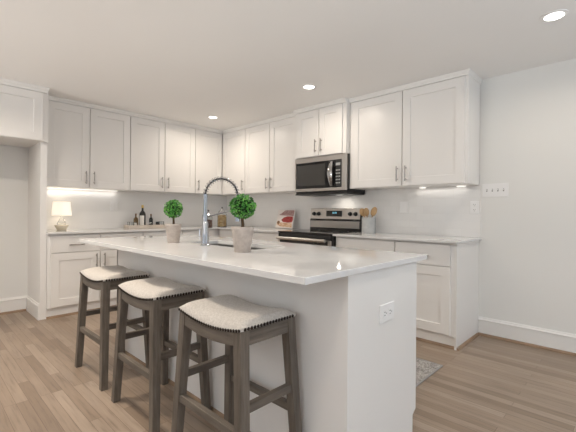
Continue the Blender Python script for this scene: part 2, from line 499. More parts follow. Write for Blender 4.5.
# fridge cabinet and tall panel
t = thing('fridge_cabinet', 'deep white cabinet over the empty fridge recess at the far left', 'cabinet', (.3, -3.2, 1.857))
mbox(MB(), 'A', -3.70, -2.7415, .010, .60, 1.857, ZC - .004).build('body', m_cab, t)
for a, c, pu in ((-3.70, -3.245, -3.29), (-3.245, -2.786, -3.20)):
    d = shaker('A', a + GAP, c - GAP, .6005, .62, 1.860, 2.352).build('door', m_cab, t)
    pull('A', pu, .62, 1.965, True, d)
crown('A', t, -3.70, -2.760, .622, (0, 1), zb=2.350)
t = thing('fridge_side_panel', 'tall white panel with a baseboard between fridge recess and lamp counter', 'panel', (.3, -2.77, 0))
MB().box(.0005, .56, -2.797, -2.7395, 0, 1.8565, .001).build('panel', m_cab, t)
b = MB(); b.prism([(-2.797 - d * .8, z) for d, z in BB], 'x', .03, .562); b.build('baseboard', m_trim, t)
t = thing('fridge_side_panel', 'white end panel closing the fridge recess outside the left edge', 'panel', (.3, -3.72, 0))
MB().box(.0005, .60, -3.760, -3.702, 0, ZC - .004, .001).build('panel', m_cab, t)

# base cabinets
def base(fr, u0, u1, label, drawers, doors, endpanel=None, depth=.58, group=None):
    t = thing('base_cabinet', label, 'cabinet', MAPS[fr]((u0 + u1) / 2, depth / 2, 0), group)
    b = MB(); mbox(b, fr, u0 + .0004, u1 - .0004 - (.0185 if endpanel else 0), .010, depth, .104, CT - TH - .0005)
    b.build('body', m_cab, t)
    k = MB(); mbox(k, fr, u0 + .0004, u1 - .0004 - (.0185 if endpanel else 0), .010, depth - .022, 0, .104); k.build('toe_kick', m_cab, t)
    for (a, c) in drawers:
        d = slab(fr, a + GAP, c - GAP, depth + .0005, depth + DT, .693, .873).build('drawer', m_cab, t)
        pull(fr, (a + c) / 2, depth + DT, .772, False, d)
    for (a, c, pu) in doors:
        d = shaker(fr, a + GAP, c - GAP, depth + .0005, depth + DT, .117, .685).build('door', m_cab, t)
        pull(fr, pu, depth + DT, .585, True, d)
    s = MB(); P = MAPS[fr]
    A = [s.v(P(u0 + .001, depth - .022 + q[0], q[1])) for q in SH]; B = [s.v(P(u1 - .001, depth - .022 + q[0], q[1])) for q in SH]
    s.f(A[::-1]); s.f(B)
    for i in range(len(SH)): s.f([A[i], A[(i + 1) % len(SH)], B[(i + 1) % len(SH)], B[i]])
    s.build('shoe_moulding', m_shoe, t, label='brown stained shoe moulding')
    return t
G = 'base cabinets along the two walls'
base('A', -2.738, -1.725, 'white base cabinet under the small table lamp, beside the fridge panel', [(-2.715, -2.222), (-2.222, -1.73)], [(-2.715, -2.222, -2.265), (-2.222, -1.73, -2.179)], group=G)
base('A', -1.724, -.012, 'white base cabinet under the tray of bottles on the left wall', [(-1.72, -1.18), (-1.18, -.66)], [(-1.72, -1.18, -1.225), (-1.18, -.66, -1.135)], group=G)
base('B', .602, 1.16, 'white base cabinet in the corner below the two storage jars', [(.66, 1.155)], [(.66, 1.155, 1.11)], group=G)
base('B', 1.161, 1.915, 'white base cabinet just left of the range, below the cookbook', [(1.165, 1.91)], [(1.165, 1.538, 1.493), (1.538, 1.91, 1.583)], group=G)
base('B', 2.716, 3.404, 'white base cabinet right of the range, below the utensil crock', [(2.755, 3.402)], [(2.755, 3.075, 3.03), (3.075, 3.402, 3.12)], group=G)
tb = base('B', 3.405, XBR, 'white base cabinet at the right end with its bare side panel', [(3.407, 3.912)], [(3.407, 3.912, 3.452)], endpanel=True, group=G)
MB().box(XBR - .018, XBR, -.584, -.0005, 0, CT - TH - .0005, .001).build('side_panel', m_cab, tb)
s = MB(); s.prism([(XBR + q[0], q[1]) for q in SH], 'y', -.58, -.04); s.build('shoe_moulding', m_shoe, tb, label='brown stained shoe moulding')

# worktops on the walls
w = MB()
w.prism([(.0005, -2.738), (.635, -2.738), (.635, -.635), (1.919, -.635), (1.919, -.0005), (.0005, -.0005)], 'z', CT - TH, CT)
o = w.build('worktop', m_quartz, bevel=.002); tag(o, 'L-shaped white quartz worktop running round the corner to the range', 'worktop')
o = MB().box(2.709, 3.980, -.635, -.0005, CT - TH, CT, .002).build('worktop', m_quartz); tag(o, 'short white quartz worktop right of the range, under the crock', 'worktop')

# ------------------------------------------------------------------ microwave
MX0, MX1, MYF = 1.944, 2.716, .400
t = thing('microwave', 'stainless over-the-range microwave with black glass door', 'microwave', (2.32, -.2, 1.365))
MB().box(MX0, MX1, -.375, -.012, 1.366, 1.800, .003).build('body', m_black, t)
d = MB().box(MX0, MX1, -MYF, -.3755, 1.393, 1.802, .004).build('door', m_steel, t)
g = MB().box(MX0 + .022, MX1 - .062, -MYF - .004, -MYF - .0002, 1.428, 1.742, .0015).build('front_glass', m_glassblk, d, label='black glass front')
MB().box(MX0 + .045, MX0 + .475, -MYF - .0052, -MYF - .0042, 1.462, 1.712).build('window', m_doorglass, d, label='smoky see-through window')
h = MB(); pts = []
for i in range(15):
    q = i / 14; pts.append((MX0 + .572 + .012 * math.sin(PI * q), -MYF - .006 - .052 * math.sin(PI * q), 1.440 + .288 * q))
b = MB()
L = []
for i, p in enumerate(pts):
    q = i / 14; wd = .016 + .016 * math.sin(PI * q)
    L.append([b.v((p[0] - wd, p[1], p[2])), b.v((p[0], p[1] - .010, p[2])), b.v((p[0] + wd, p[1], p[2])), b.v((p[0], p[1] + .008, p[2]))])
for A, B in zip(L, L[1:]):
    for k in range(4): b.f([A[k], A[(k + 1) % 4], B[(k + 1) % 4], B[k]])
b.f(L[0]); b.f(L[-1][::-1])
b.build('handle', m_chrome, d, smooth=True, label='bowed chrome handle')
c = MB().box(MX1 - .138, MX1 - .066, -MYF - .0058, -MYF - .0042, 1.436, 1.734).build('control_panel', m_blackmat, t)
MB().box(MX1 - .138, MX1 - .076, -MYF - .0068, -MYF - .0059, 1.674, 1.704).build('display', m_btn, c, label='pale display strip')
for r_ in range(5):
    for k in range(3):
        MB().box(MX1 - .136 + k * .022, MX1 - .122 + k * .022, -MYF - .0068, -MYF - .0059, 1.470 + r_ * .036, 1.484 + r_ * .036).build('button', m_btn, c)
MB().box(MX0 + .004, MX1 - .002, -.392, -.020, 1.352, 1.3655, .002).build('bottom_vent', m_grill, t)
MB().box(2.42, 2.50, -.20, -.14, 1.3508, 1.3518).build('cooktop_light', m_led, t, label='small lit lamp under the microwave')
area('microwave_lamp', (2.46, -.17, 1.345), (0, 0, -1), .035, .025, .7, (1, .93, .82))

# ------------------------------------------------------------------ range
RX0, RX1 = 1.922, 2.704
t = thing('electric_range', 'stainless electric range with black glass cooktop and rear control panel', 'stove', (2.31, -.33, 0))
MB().box(RX0, RX1, -.640, -.012, .03, .898, .003).build('body', m_black, t)
MB().box(RX0 - .001, RX1 + .001, -.668, -.075, .8985, .9185, .003).build('cooktop', m_glassblk, t, label='black glass cooktop')
for (bx, by, br) in ((2.11, -.50, .10), (2.52, -.50, .08), (2.11, -.22, .08), (2.52, -.22, .095)):
    MB().lathe([(br, .9187), (br, .9192), (br - .004, .9193), (br - .004, .9187)], 32, (bx, by, 0), cap=False).build('burner_ring', m_grill, t)
MB().box(RX0, RX1, -.662, -.6405, .845, .897, .002).build('front_rail', m_black, t)
d = MB().box(RX0, RX1, -.668, -.6405, .25, .840, .004).build('oven_door', m_steel, t)
MB().box(RX0 + .03, RX1 - .03, -.6700, -.6682, .36, .835, .001).build('window', m_glassblk, d)
hb = MB(); hb.tube([(RX0 + .035, -.715, .838), (RX1 - .035, -.715, .838)], .019, 14)
for xx in (RX0 + .06, RX1 - .06): hb.tube([(xx, -.668, .838), (xx, -.715, .838)], .011, 10)
hb.build('handle', m_steel, d, smooth=True, label='wide stainless bar handle')
dr = MB().box(RX0, RX1, -.666, -.6405, .06, .243, .004).build('drawer', m_steel, t)
bg = MB().prism([(-.012, .915), (-.074, .915), (-.074, 1.050), (-.066, 1.058), (-.052, 1.186), (-.012, 1.186)], 'x', RX0, RX1 - .018).build('back_guard', m_black, t)
p = MB().prism([(-.0665, 1.062), (-.0700, 1.062), (-.0560, 1.188), (-.0525, 1.188)], 'x', RX0 + .002, RX1 - .020).build('control_panel', m_steel, t)
MB().box(RX0 + .004, RX1 - .022, -.0775, -.0743, .950, 1.036, .001).build('reflection_strip', m_sink, t, label='steel strip standing in for a reflection above the cooktop')  # steel tone stands in for the reflection in the black glass
MB().box(RX0, RX1 - .018, -.058, -.012, 1.1865, 1.193, .002).build('top_trim', m_nickel, t)
def tilt(z): return -.0700 + (z - 1.062) * (.0140 / .126)
MB().box(2.185, 2.425, tilt(1.13) - .0075, tilt(1.13) - .0015, 1.092, 1.165, .002).build('display', m_glassblk, p, label='black clock display')
b = MB()
for k, (dx, ch) in enumerate(((0, 1), (.016, 1), (.036, 1), (.052, 1))):
    b.box(2.285 + dx, 2.295 + dx, tilt(1.13) - .0085, tilt(1.13) - .0077, 1.128, 1.150)
b.build('digits', m_display, t, label='glowing blue digits')
for xx in (1.985, 2.062, 2.545, 2.622):
    k = MB().lathe([(.026, 0), (.026, .006), (.021, .010), (.019, .026), (.016, .029), (0.0001, .029)], 20)
    bmesh.ops.rotate(k.b, verts=k.b.verts, cent=(0, 0, 0), matrix=Matrix.Rotation(PI / 2, 3, 'X'))
    for v in k.b.verts: v.co += Vector((xx, tilt(1.125) - .0006, 1.125))
    k.build('knob', m_blackmat, p, smooth=True)

# ------------------------------------------------------------------ island
IX0, IX1, IY0, IY1 = 1.832, 4.220, -2.807, -1.805
PX0, PX1, PY0, PY1 = 1.885, 4.206, -2.529, -1.905
ZT = .917; TI = .026
t = thing('island_cabinet', 'white kitchen island base behind the three stools', 'kitchen island', (3.05, -2.22, 0))
MB().box(PX0 + .019, PX1 - .021, PY0 + .0185, PY1 - .0225, .105, ZT - TI - .002 - .24).build('body', m_cab, t)
MB().box(PX0 + .019, PX1 - .021, PY0 + .0185, PY1 - .085, 0, .1045).build('toe_kick', m_cab, t)
MB().box(PX0 + .0005, PX1 - .0205, PY0, PY0 + .018, 0, ZT - TI - .0005).build('back_panel', m_cab, t)
e = MB().prism([(PY0 - .001, 0), (PY1 - .035, 0), (PY1 - .035, .100), (PY1, .122), (PY1, ZT - TI - .0005), (PY0 - .001, ZT - TI - .0005)], 'x', PX1 - .020, PX1)
e.build('end_panel', m_cab, t)
MB().prism([(PY0, 0), (PY1 - .075, 0), (PY1 - .075, .105), (PY1, .105), (PY1, ZT - TI - .0005), (PY0, ZT - TI - .0005)], 'x', PX0, PX0 + .018).build('end_panel', m_cab, t)
nd = 5; us = [PX0 + .022 + (PX1 - .024 - PX0 - .022) * i / nd for i in range(nd + 1)]
for i, (a, c) in enumerate(zip(us, us[1:])):
    d = slab('I', a + GAP, c - GAP, PY1 - .022, PY1 - .002, .700, .880).build('drawer', m_cab, t)
    pull('I', (a + c) / 2, PY1 - .002, .79, False, d)
    d = shaker('I', a + GAP, c - GAP, PY1 - .022, PY1 - .002, .115, .692).build('door', m_cab, t)
    pull('I', a + .045 if i % 2 else c - .045, PY1 - .002, .60, True, d)
s = MB(); s.prism([(PY0 - q[0] * .7, q[1] * .9) for q in SH], 'x', PX0, PX1 - .021); s.build('shoe_moulding', m_shoe, t, label='brown stained shoe moulding')

SX0, SX1, SY0, SY1 = 2.66, 3.40, -2.325, -2.06
w = MB()
def ringtop(mb, X0, X1, Y0, Y1, x0, x1, y0, y1, z0, z1):
    o = [(X0, Y0), (X1, Y0), (X1, Y1), (X0, Y1)]; i_ = [(x0, y0), (x1, y0), (x1, y1), (x0, y1)]
    vs = {}
    for z in (z0, z1):
        vs[z] = ([mb.v((*q, z)) for q in o], [mb.v((*q, z)) for q in i_])
    for k in range(4):
        n = (k + 1) % 4
        for z in (z0, z1): mb.f([vs[z][0][k], vs[z][0][n], vs[z][1][n], vs[z][1][k]])
        mb.f([vs[z0][0][k], vs[z0][0][n], vs[z1][0][n], vs[z1][0][k]])
        mb.f([vs[z0][1][k], vs[z0][1][n], vs[z1][1][n], vs[z1][1][k]])
ringtop(w, IX0, IX1, IY0, IY1, SX0, SX1, SY0, SY1, ZT - TI, ZT)
o = w.build('worktop', m_quartz, bevel=.002); tag(o, 'large white quartz slab on top of the island, overhanging the stools', 'worktop')

# sink: open bowl
t = thing('sink', 'stainless undermount sink sunk into the island top', 'sink', (3.03, -2.19, .69))
b = MB(); zb_ = .685; zt_ = ZT - TI - .0008
o4 = lambda d, z: [b.v(q) for q in ((SX0 - .004 + d, SY0 - .004 + d, z), (SX1 + .004 - d, SY0 - .004 + d, z), (SX1 + .004 - d, SY1 + .004 - d, z), (SX0 - .004 + d, SY1 + .004 - d, z))]
L = [o4(-.012, zt_), o4(-.012, zb_ - .003), None]
outer = [o4(-.003, zb_ - .004), o4(-.003, zt_ - .002), o4(-.014, zt_ - .002), o4(-.014, zt_), o4(.0, zt_), o4(.012, zb_ + .02), o4(.03, zb_)]
for vs in L[:2]:
    for v in vs: b.b.verts.remove(v)
for A, B in zip(outer, outer[1:]):
    for k in range(4): b.f([A[k], A[(k + 1) % 4], B[(k + 1) % 4], B[k]])
b.f(outer[0][::-1]); b.f(outer[-1])
b.build('bowl', m_sink, t)
MB().lathe([(.042, zb_ + .0004), (.042, zb_ + .003), (.030, zb_ + .004), (.028, zb_ + .001), (.0001, zb_ + .001)], 24, (3.03, -2.19, 0)).build('drain', m_chrome, t, smooth=True)

# faucet
fx, fy = 2.985, -2.392
t = thing('faucet', 'chrome spring-neck pull-down faucet standing on the island', 'faucet', (fx, fy, ZT))
MB().lathe([(.031, ZT), (.031, ZT + .006), (.024, ZT + .012), (.023, ZT + .085), (.0195, ZT + .095), (.0195, ZT + .15), (.015, ZT + .16)], 24, (fx, fy, 0)).build('body', m_chrome, t, smooth=True)
MB().lathe([(.0135, ZT + .158), (.0135, 1.236), (.016, 1.238), (.016, 1.256), (.011, 1.258)], 20, (fx, fy, 0)).build('riser', m_chrome, t, smooth=True)
dirv = Vector((.30, .954, 0)).normalized(); Rr = .112; zc_ = 1.250
arc = [Vector((fx, fy, 0)) + dirv * (Rr - Rr * math.cos(PI * q / 28)) + Vector((0, 0, zc_ + Rr * math.sin(PI * q / 28))) for q in range(29)]
endp = Vector((fx, fy, 0)) + dirv * (2 * Rr)
arc += [endp + Vector((0, 0, zc_ - .02 * k)) for k in range(1, 3)]
MB().tube(arc, .0065, 10).build('hose', m_blackmat, t, smooth=True, label='dark hose inside the spring')
# spring
sp = []; total = len(arc) - 1; turns = 19; N = turns * 14
for i in range(N + 1):
    q = i / N * total; k = min(int(q), total - 1); fr_ = q - k
    p = arc[k].lerp(arc[k + 1], fr_); d = (arc[k + 1] - arc[k]).normalized()
    side = Vector((dirv.y, -dirv.x, 0)); nrm = d.cross(side).normalized()
    a = 2 * PI * turns * i / N
    sp.append(p + (side * math.cos(a) + nrm * math.sin(a)) * .0155)
MB().tube(sp, .0024, 5).build('spring', m_chrome, t, smooth=True, label='open chrome spring coil')
MB().lathe([(.012, 1.215), (.0155, 1.205), (.0155, 1.12), (.019, 1.095), (.019, 1.075), (.0001, 1.075)][::-1], 18, tuple(endp)).build('spray_head', m_chrome, t, smooth=True)
a0 = Vector((fx, fy, 1.105)); a1 = endp + Vector((0, 0, 1.160))
arm = MB(); arm.tube([a0, a0 + (a1 - a0) * .93], .005, 8)
arm.lathe([(.018, 1.090), (.0185, 1.105), (.018, 1.120)], 18, (fx, fy, 0))
arm.lathe([(.0170, 1.148), (.0205, 1.148), (.0205, 1.174), (.0170, 1.174)], 18, tuple(endp), cap=False)
arm.build('docking_arm', m_chrome, t, smooth=True)
hv = Vector((-.96, -.28, 0)).normalized()
hl = MB(); p0 = Vector((fx, fy, ZT + .055)); hl.tube([p0 + hv * .018, p0 + hv * .050], .007, 12)
hl.tube([p0 + hv * .046 + Vector((0, 0, -.018)), p0 + hv * .046 + Vector((0, 0, .05))], [.0045, .0035], 8)
hl.build('lever_handle', m_chrome, t, smooth=True)

# ------------------------------------------------------------------ outlets and switches
def outlet(fr, u, n, z, label, duplex=True, wd=.074, ht=.118, group='white electrical outlets'):
    t = thing('electrical_outlet', label, 'outlet', MAPS[fr](u, n, z), group) if fr != 'E' else None
    return t
def plate_thing(P, label, name='electrical_outlet', cat='outlet', wd=.076, ht=.120, kind='duplex', group=None):
    t = thing(name, label, cat, P(0, 0, 0), group)
    def bx(mb, a, b, c, d, e, f, bev=0.0):
        if kind == 'duplex_h': a, b, e, f = -f, -e, a, b
        p = P(a, c, e); q = P(b, d, f); return mb.box(p[0], q[0], p[1], q[1], p[2], q[2], bev)
    bx(MB(), -wd / 2, wd / 2, .0003, .006, -ht / 2, ht / 2, .002).build('plate', m_outlet, t)
    if kind.startswith('duplex'):
        for s in (-1, 1):
            r = bx(MB(), -.017, .017, .0062, .0085, s * .024 - .016, s * .024 + .016, .001).build('receptacle', m_outlet, t)
            mb = MB()
            for k in (-.0075, .0065): bx(mb, k - .0015, k + .0015, .0086, .0092, s * .024 - .002, s * .024 + .009)
            bx(mb, -.0025, .0025, .0086, .0092, s * .024 - .012, s * .024 - .007)
            mb.build('slots', m_slot, r)
    elif kind == 'rocker2':
        for s in (-1, 1): bx(MB(), s * .023 - .016, s * .023 + .016, .0062, .0095, -.033, .033, .001).build('rocker', m_outlet, t)
    else:
        for i in range(4):
            c = -.069 + .046 * i
            r = bx(MB(), c - .005, c + .005, .0062, .008, -.012, .012).build('toggle_slot', m_slot, t)
            bx(MB(), c - .003, c + .003, .0082, .019, -.002, .008, .001).build('toggle', m_outlet, r)
    return t
plate_thing(lambda u, n, z: (PX1 + n, -2.221 + u, .684 + z), 'white sideways duplex outlet on the end panel of the island', wd=.082, ht=.128, kind='duplex_h', group='duplex outlets')
plate_thing(lambda u, n, z: (3.920 + u, -.009 - n, 1.200 + z), 'white duplex outlet at the right end of the tiled backsplash', group='duplex outlets')
plate_thing(lambda u, n, z: (3.205 + u, -.009 - n, 1.205 + z), 'white double-switch plate on the tiles right of the utensil crock', 'switch_plate', 'switch', wd=.096, kind='rocker2')
plate_thing(lambda u, n, z: (.009 + n, -1.855 + u, 1.205 + z), 'white double-switch plate on the tiles between lamp and bottle tray', 'switch_plate', 'switch', wd=.096, kind='rocker2')
plate_thing(lambda u, n, z: (4.092 + u, -.0 - n, 1.358 + z), 'wide white four-toggle switch plate on the bare wall', 'switch_plate', 'switch', wd=.214, ht=.122, kind='toggle')

# ------------------------------------------------------------------ bar stools
def make_stool():
    t = thing('bar_stool', 'x', 'stool', (0, 0, 0), 'saddle-seat bar stools along the island')
    SW, SD = .225, .155; ZE = .690; SAG = .026
    def zc(x): return ZE - SAG * (1 - min(1, abs(x / SW)) ** 2.0)
    # upholstered saddle
    b = MB(); nx, ny = 28, 20; top = []; bot = []
    for i in range(nx + 1):
        x = -SW + 2 * SW * i / nx; rt = []; rb = []
        for j in range(ny + 1):
            y = -SD + 2 * SD * j / ny
            ex = 1 - min(1, abs(x / SW)) ** 7; ey = 1 - min(1, abs(y / SD)) ** 4
            h = .008 + .040 * math.sqrt(max(0, ex) * 1.0) * math.sqrt(max(0, ey))
            rt.append(b.v((x, y, zc(x) + h))); rb.append(b.v((x, y, zc(x) - .004)))
        top.append(rt); bot.append(rb)
    for i in range(nx):
        for j in range(ny):
            b.f([top[i][j], top[i + 1][j], top[i + 1][j + 1], top[i][j + 1]])
            b.f([bot[i][j], bot[i][j + 1], bot[i + 1][j + 1], bot[i + 1][j]])
    for i in range(nx):
        b.f([top[i][0], bot[i][0], bot[i + 1][0], top[i + 1][0]]); b.f([top[i][ny], top[i + 1][ny], bot[i + 1][ny], bot[i][ny]])
    for j in range(ny):
        b.f([top[0][j], top[0][j + 1], bot[0][j + 1], bot[0][j]]); b.f([top[nx][j], bot[nx][j], bot[nx][j + 1], top[nx][j + 1]])
    seat = b.build('seat', m_linen, t, smooth=True, world=False, label='cream linen saddle cushion')
    nb = MB()
    def nail(x, y, z, nx_, ny_):
        q = bmesh.ops.create_icosphere(nb.b, subdivisions=1, radius=.0078)
        for v in q['verts']: v.co = Vector((x + nx_ * .001, y + ny_ * .001, z)) + Vector((v.co.x * (.6 if nx_ else 1), v.co.y * (.6 if ny_ else 1), v.co.z))
    n1, n2 = 27, 19
    for i in range(n1):
        x = -SW + .006 + (2 * SW - .012) * i / (n1 - 1)
        for s in (-1, 1): nail(x, s * SD, zc(x) + .001, 0, s)
    for j in range(1, n2 - 1):
        y = -SD + .006 + (2 * SD - .012) * j / (n2 - 1)
        for s in (-1, 1): nail(s * SW, y, ZE + .001, s, 0)
    nb.build('nailhead_trim', m_nail, seat, smooth=True, world=False, label='row of dark nailheads')
    # aprons
    def apron(sgn):
        a = MB(); n = 20; y0 = sgn * (SD - .026); y1 = sgn * (SD - .004); R = []
        for i in range(n + 1):
            x = -SW + .03 + (2 * SW - .06) * i / n
            zt = zc(x) - .0045; zb = zt - .052
            R.append([a.v((x, y0, zb)), a.v((x, y1, zb)), a.v((x, y1, zt)), a.v((x, y0, zt))])
        for A, B in zip(R, R[1:]):
            for k in range(4): a.f([A[k], A[(k + 1) % 4], B[(k + 1) % 4], B[k]])
        a.f(R[0][::-1]); a.f(R[-1])
        a.build('apron', m_railwood, t, world=False)
    apron(-1); apron(1)
    for s in (-1, 1):
        MB().box(s * (SW - .026), s * (SW - .004), -SD + .03, SD - .03, ZE - .066, ZE - .008).build('apron', m_sidewood, t, world=False)
    # legs
    TXO, TYO, BXO, BYO, LW = .222, .1525, .268, .175, .046
    def outer(z):
        k = 1 - z / .685
        return TXO + (BXO - TXO) * k, TYO + (BYO - TYO) * k
    for sx in (-1, 1):
        for sy in (-1, 1):
            def q(z, w):
                ox, oy = outer(z); c = w
                return [(sx * ox, sy * oy, z), (sx * (ox - c), sy * oy, z), (sx * (ox - c), sy * (oy - c), z), (sx * ox, sy * (oy - c), z)]
            MB().hexa(q(0, .040), q(.6845, LW)).build('leg', m_legwood, t, world=False, bevel=.002)
    # stretchers
    zf = .285; ox, oy = outer(zf)
    for s in (-1, 1):
        MB().box(-ox + .034, ox - .034, s * (oy - .006), s * (oy - .032), zf - .017, zf + .017, .002).build('stretcher', m_railwood, t, world=False)
    zs = .385; ox, oy = outer(zs)
    for s in (-1, 1):
        MB().box(s * (ox - .008), s * (ox - .034), -oy + .034, oy - .034, zs - .017, zs + .017, .002).build('stretcher', m_sidewood, t, world=False)
    return t
proto = make_stool()
spots = [(2.335, -2.722, 'saddle-seat bar stool farthest from the camera, beside the lamp cabinet'),
         (3.030, -2.722, 'saddle-seat bar stool standing between the two other stools'),
         (3.735, -2.722, 'saddle-seat bar stool nearest the camera, in front of the island')]
for i, (x, y, lab) in enumerate(spots):
    o = proto if i == 0 else copy_tree(proto)
    o.location = (x, y, 0); o['label'] = lab

# ------------------------------------------------------------------ topiaries
def make_topiary():
    t = thing('topiary_plant', 'x', 'plant', (0, 0, 0), 'topiary balls on the island')
    pot = MB().lathe([(.041, 0), (.043, .002), (.058, .128), (.060, .130), (.0605, .142), (.058, .144), (.054, .142), (.051, .120), (.0001, .118)], 32).build('pot', m_pot, t, smooth=True, world=False, label='tapered grey cement pot')
    b = MB().lathe([(.0505, .119), (.0505, .130), (.03, .134), (.0001, .135)], 24)
    for k in range(60):
        a = random.random() * 2 * PI; r = math.sqrt(random.random()) * .046
        b.sphere((r * math.cos(a), r * math.sin(a), .132), .005 + random.random() * .003, 1)
    b.build('soil', m_soil, t, world=False)
    MB().tube([(0, 0, .13), (.003, 0, .155), (-.002, .001, .18), (0, 0, .215)], [.009, .0085, .008, .008], 9).build('stem', m_bark, t, smooth=True, world=False)
    cz = .258; R = .066
    core = MB().sphere((0, 0, cz), R * .80, 3).build('foliage', m_leafgap, t, world=False)
    b = MB(); n = 520
    for k in range(n):
        ph = math.acos(1 - 2 * (k + .5) / n); th = PI * (1 + 5 ** .5) * k
        d = Vector((math.cos(th) * math.sin(ph), math.sin(th) * math.sin(ph), math.cos(ph)))
        d = (d + Vector((random.gauss(0, .07), random.gauss(0, .07), random.gauss(0, .07)))).normalized()
        p = Vector((0, 0, cz)) + d * R * random.uniform(.84, .97)
        tan = d.cross(Vector((random.gauss(0, 1), random.gauss(0, 1), random.gauss(0, 1)))).normalized()
        out = (tan * .75 + d * random.uniform(.25, .9)).normalized(); side = d.cross(out).normalized()
        L_ = random.uniform(.014, .021); w_ = L_ * .34; nn = side.cross(out)
        p1 = p + out * L_ * .5
        vs = [b.v(p), b.v(p1 + side * w_ - nn * .001), b.v(p + out * L_), b.v(p1 - side * w_ - nn * .001), b.v(p1 + nn * .0018)]
        b.f([vs[0], vs[1], vs[4]]); b.f([vs[1], vs[2], vs[4]]); b.f([vs[2], vs[3], vs[4]]); b.f([vs[3], vs[0], vs[4]])
    b.build('leaves', m_leaf, core, world=False)
    return t
tp = make_topiary()
for i, (x, y, rz, sc_, lab) in enumerate([(2.640, -2.43, 0, .935, 'round topiary in cement pot left of the faucet'), (3.446, -2.452, 2.0, 1.05, 'round topiary in cement pot right of the faucet, in front of the sink')]):
    o = tp if i == 0 else copy_tree(tp)
    o.location = (x, y, ZT); o.rotation_euler.z = rz; o.scale = (sc_, sc_, sc_ if i == 0 else .98); o['label'] = lab

# ------------------------------------------------------------------ lamp
lx, ly = .155, -2.498
t = thing('table_lamp', 'small lit table lamp with white drum shade on the worktop', 'lamp', (lx, ly, CT))
MB().lathe([(.042, CT), (.048, CT + .004), (.072, CT + .050), (.074, CT + .058), (.068, CT + .060), (.0001, CT + .056)], 28, (lx, ly, 0)).build('base', m_base, t, smooth=True, label='ivory woven bowl-shaped foot')
MB().lathe([(.048, CT + .061), (.046, CT + .075), (.030, CT + .115), (.014, CT + .150), (.012, CT + .168), (.0001, CT + .168)], 24, (lx, ly, 0)).build('glass_body', m_glass, t, smooth=True)
MB().lathe([(.006, CT + .169), (.006, CT + .215), (.0001, CT + .215)], 10, (lx, ly, 0)).build('socket', m_nickel, t)
MB().lathe([(.102, CT + .172), (.088, CT + .330), (.085, CT + .330), (.099, CT + .172)], 36, (lx, ly, 0), cap=False).build('lamp_shade', m_shade, t, smooth=True)
pl = bpy.data.lights.new('lamp_bulb', 'POINT'); pl.energy = .5; pl.color = (1, .90, .76); pl.shadow_soft_size = .03
po = bpy.data.objects.new('lamp_bulb', pl); COL.objects.link(po); po.location = (lx, ly, CT + .24)

# ------------------------------------------------------------------ tray with bottles
tx, ty0, ty1 = .20, -1.765, -1.235
t = thing('serving_tray', 'long whitewashed wooden tray carrying bottles and glasses', 'tray', (tx, -1.5, CT))
MB().box(tx - .085, tx + .085, ty0, ty1, CT, CT + .010, .002).build('bottom', m_tray, t)
for a, c, p_, q_ in ((tx - .085, tx - .073, ty0, ty1), (tx + .073, tx + .085, ty0, ty1)):
    MB().box(a, c, p_, q_, CT + .0105, CT + .042, .002).build('rim', m_tray, t)
for p_, q_ in ((ty0, ty0 + .012), (ty1 - .012, ty1)):
    MB().box(tx - .0725, tx + .0725, p_, q_, CT + .0105, CT + .042, .002).build('rim', m_tray, t)
ZB = CT + .0105
def patch(x, y, r, z0, z1, half=50):
    b = MB(); n = 10; a0 = math.radians(-37)
    C = [[b.v((x + (r + d) * math.cos(a0 + math.radians(half) * (2 * k / n - 1)), y + (r + d) * math.sin(a0 + math.radians(half) * (2 * k / n - 1)), z)) for k in range(n + 1)] for d, z in ((.0004, z0), (.0011, z0), (.0011, z1), (.0004, z1))]
    for i in range(4):
        A, B = C[i], C[(i + 1) % 4]
        for k in range(n): b.f([A[k], A[k + 1], B[k + 1], B[k]])
    b.f([C[i][0] for i in range(4)]); b.f([C[i][n] for i in range(3, -1, -1)])
    return b
def bottle(y, x, r, h, mat, label, neck_r, lab=None, cap=None, capmat=None, name='bottle'):
    t = thing(name, label, 'bottle', (x, y, ZB))
    hb = h * .60
    MB().lathe([(r * .9, ZB), (r, ZB + .004), (r, ZB + hb), (r * .85, ZB + hb + h * .06), (neck_r * 1.1, ZB + hb + h * .15), (neck_r, ZB + hb + h * .18), (neck_r, ZB + h * .93)], 20, (x, y, 0)).build('glass_body', mat, t, smooth=True)
    MB().lathe([(neck_r * 1.15, ZB + h * .87), (neck_r * 1.2, ZB + h * .88), (neck_r * 1.15, ZB + h), (.0001, ZB + h)], 16, (x, y, 0)).build('cap', capmat or m_cork, t, smooth=True)
    if lab: patch(x, y, r, ZB + hb * lab[0], ZB + hb * lab[1], lab[2]).build('paper_label', m_label, t, smooth=True)
bottle(-1.545, .19, .041, .300, m_bottle, 'tall dark wine bottle with white label and gold top on the tray', .013, (.06, .88, 42), capmat=m_gold)
bottle(-1.640, .20, .028, .185, m_bottle_amber, 'small amber oil bottle on the tray left of the wine bottle', .009, (.06, .55, 40))
bottle(-1.430, .20, .026, .180, m_bottle, 'small dark bottle on the tray right of the wine bottle', .009, (.05, .6, 35))
def tumbler(y, x, label, lid=False):
    t = thing('glass_tumbler', label, 'glass', (x, y, ZB), 'short glasses on the tray')
    MB().lathe([(.034, ZB), (.036, ZB + .003), (.038, ZB + .072), (.0355, ZB + .072), (.0335, ZB + .006), (.0001, ZB + .006)], 24, (x, y, 0)).build('glass', m_glass, t, smooth=True)
    MB().lathe([(.0358, ZB + .0725), (.0385, ZB + .0725), (.0385, ZB + .0755), (.0358, ZB + .0755)], 24, (x, y, 0), cap=False).build('rim', m_nickel, t, smooth=True)
    for k in range(4):
        a = PI / 4 + k * PI / 2
        MB().tube([(x + .0405 * math.cos(a), y + .0405 * math.sin(a), ZB + .0005), (x + .0405 * math.cos(a), y + .0405 * math.sin(a), ZB + .0755)], .0032, 6).build('wire', m_grill, t)
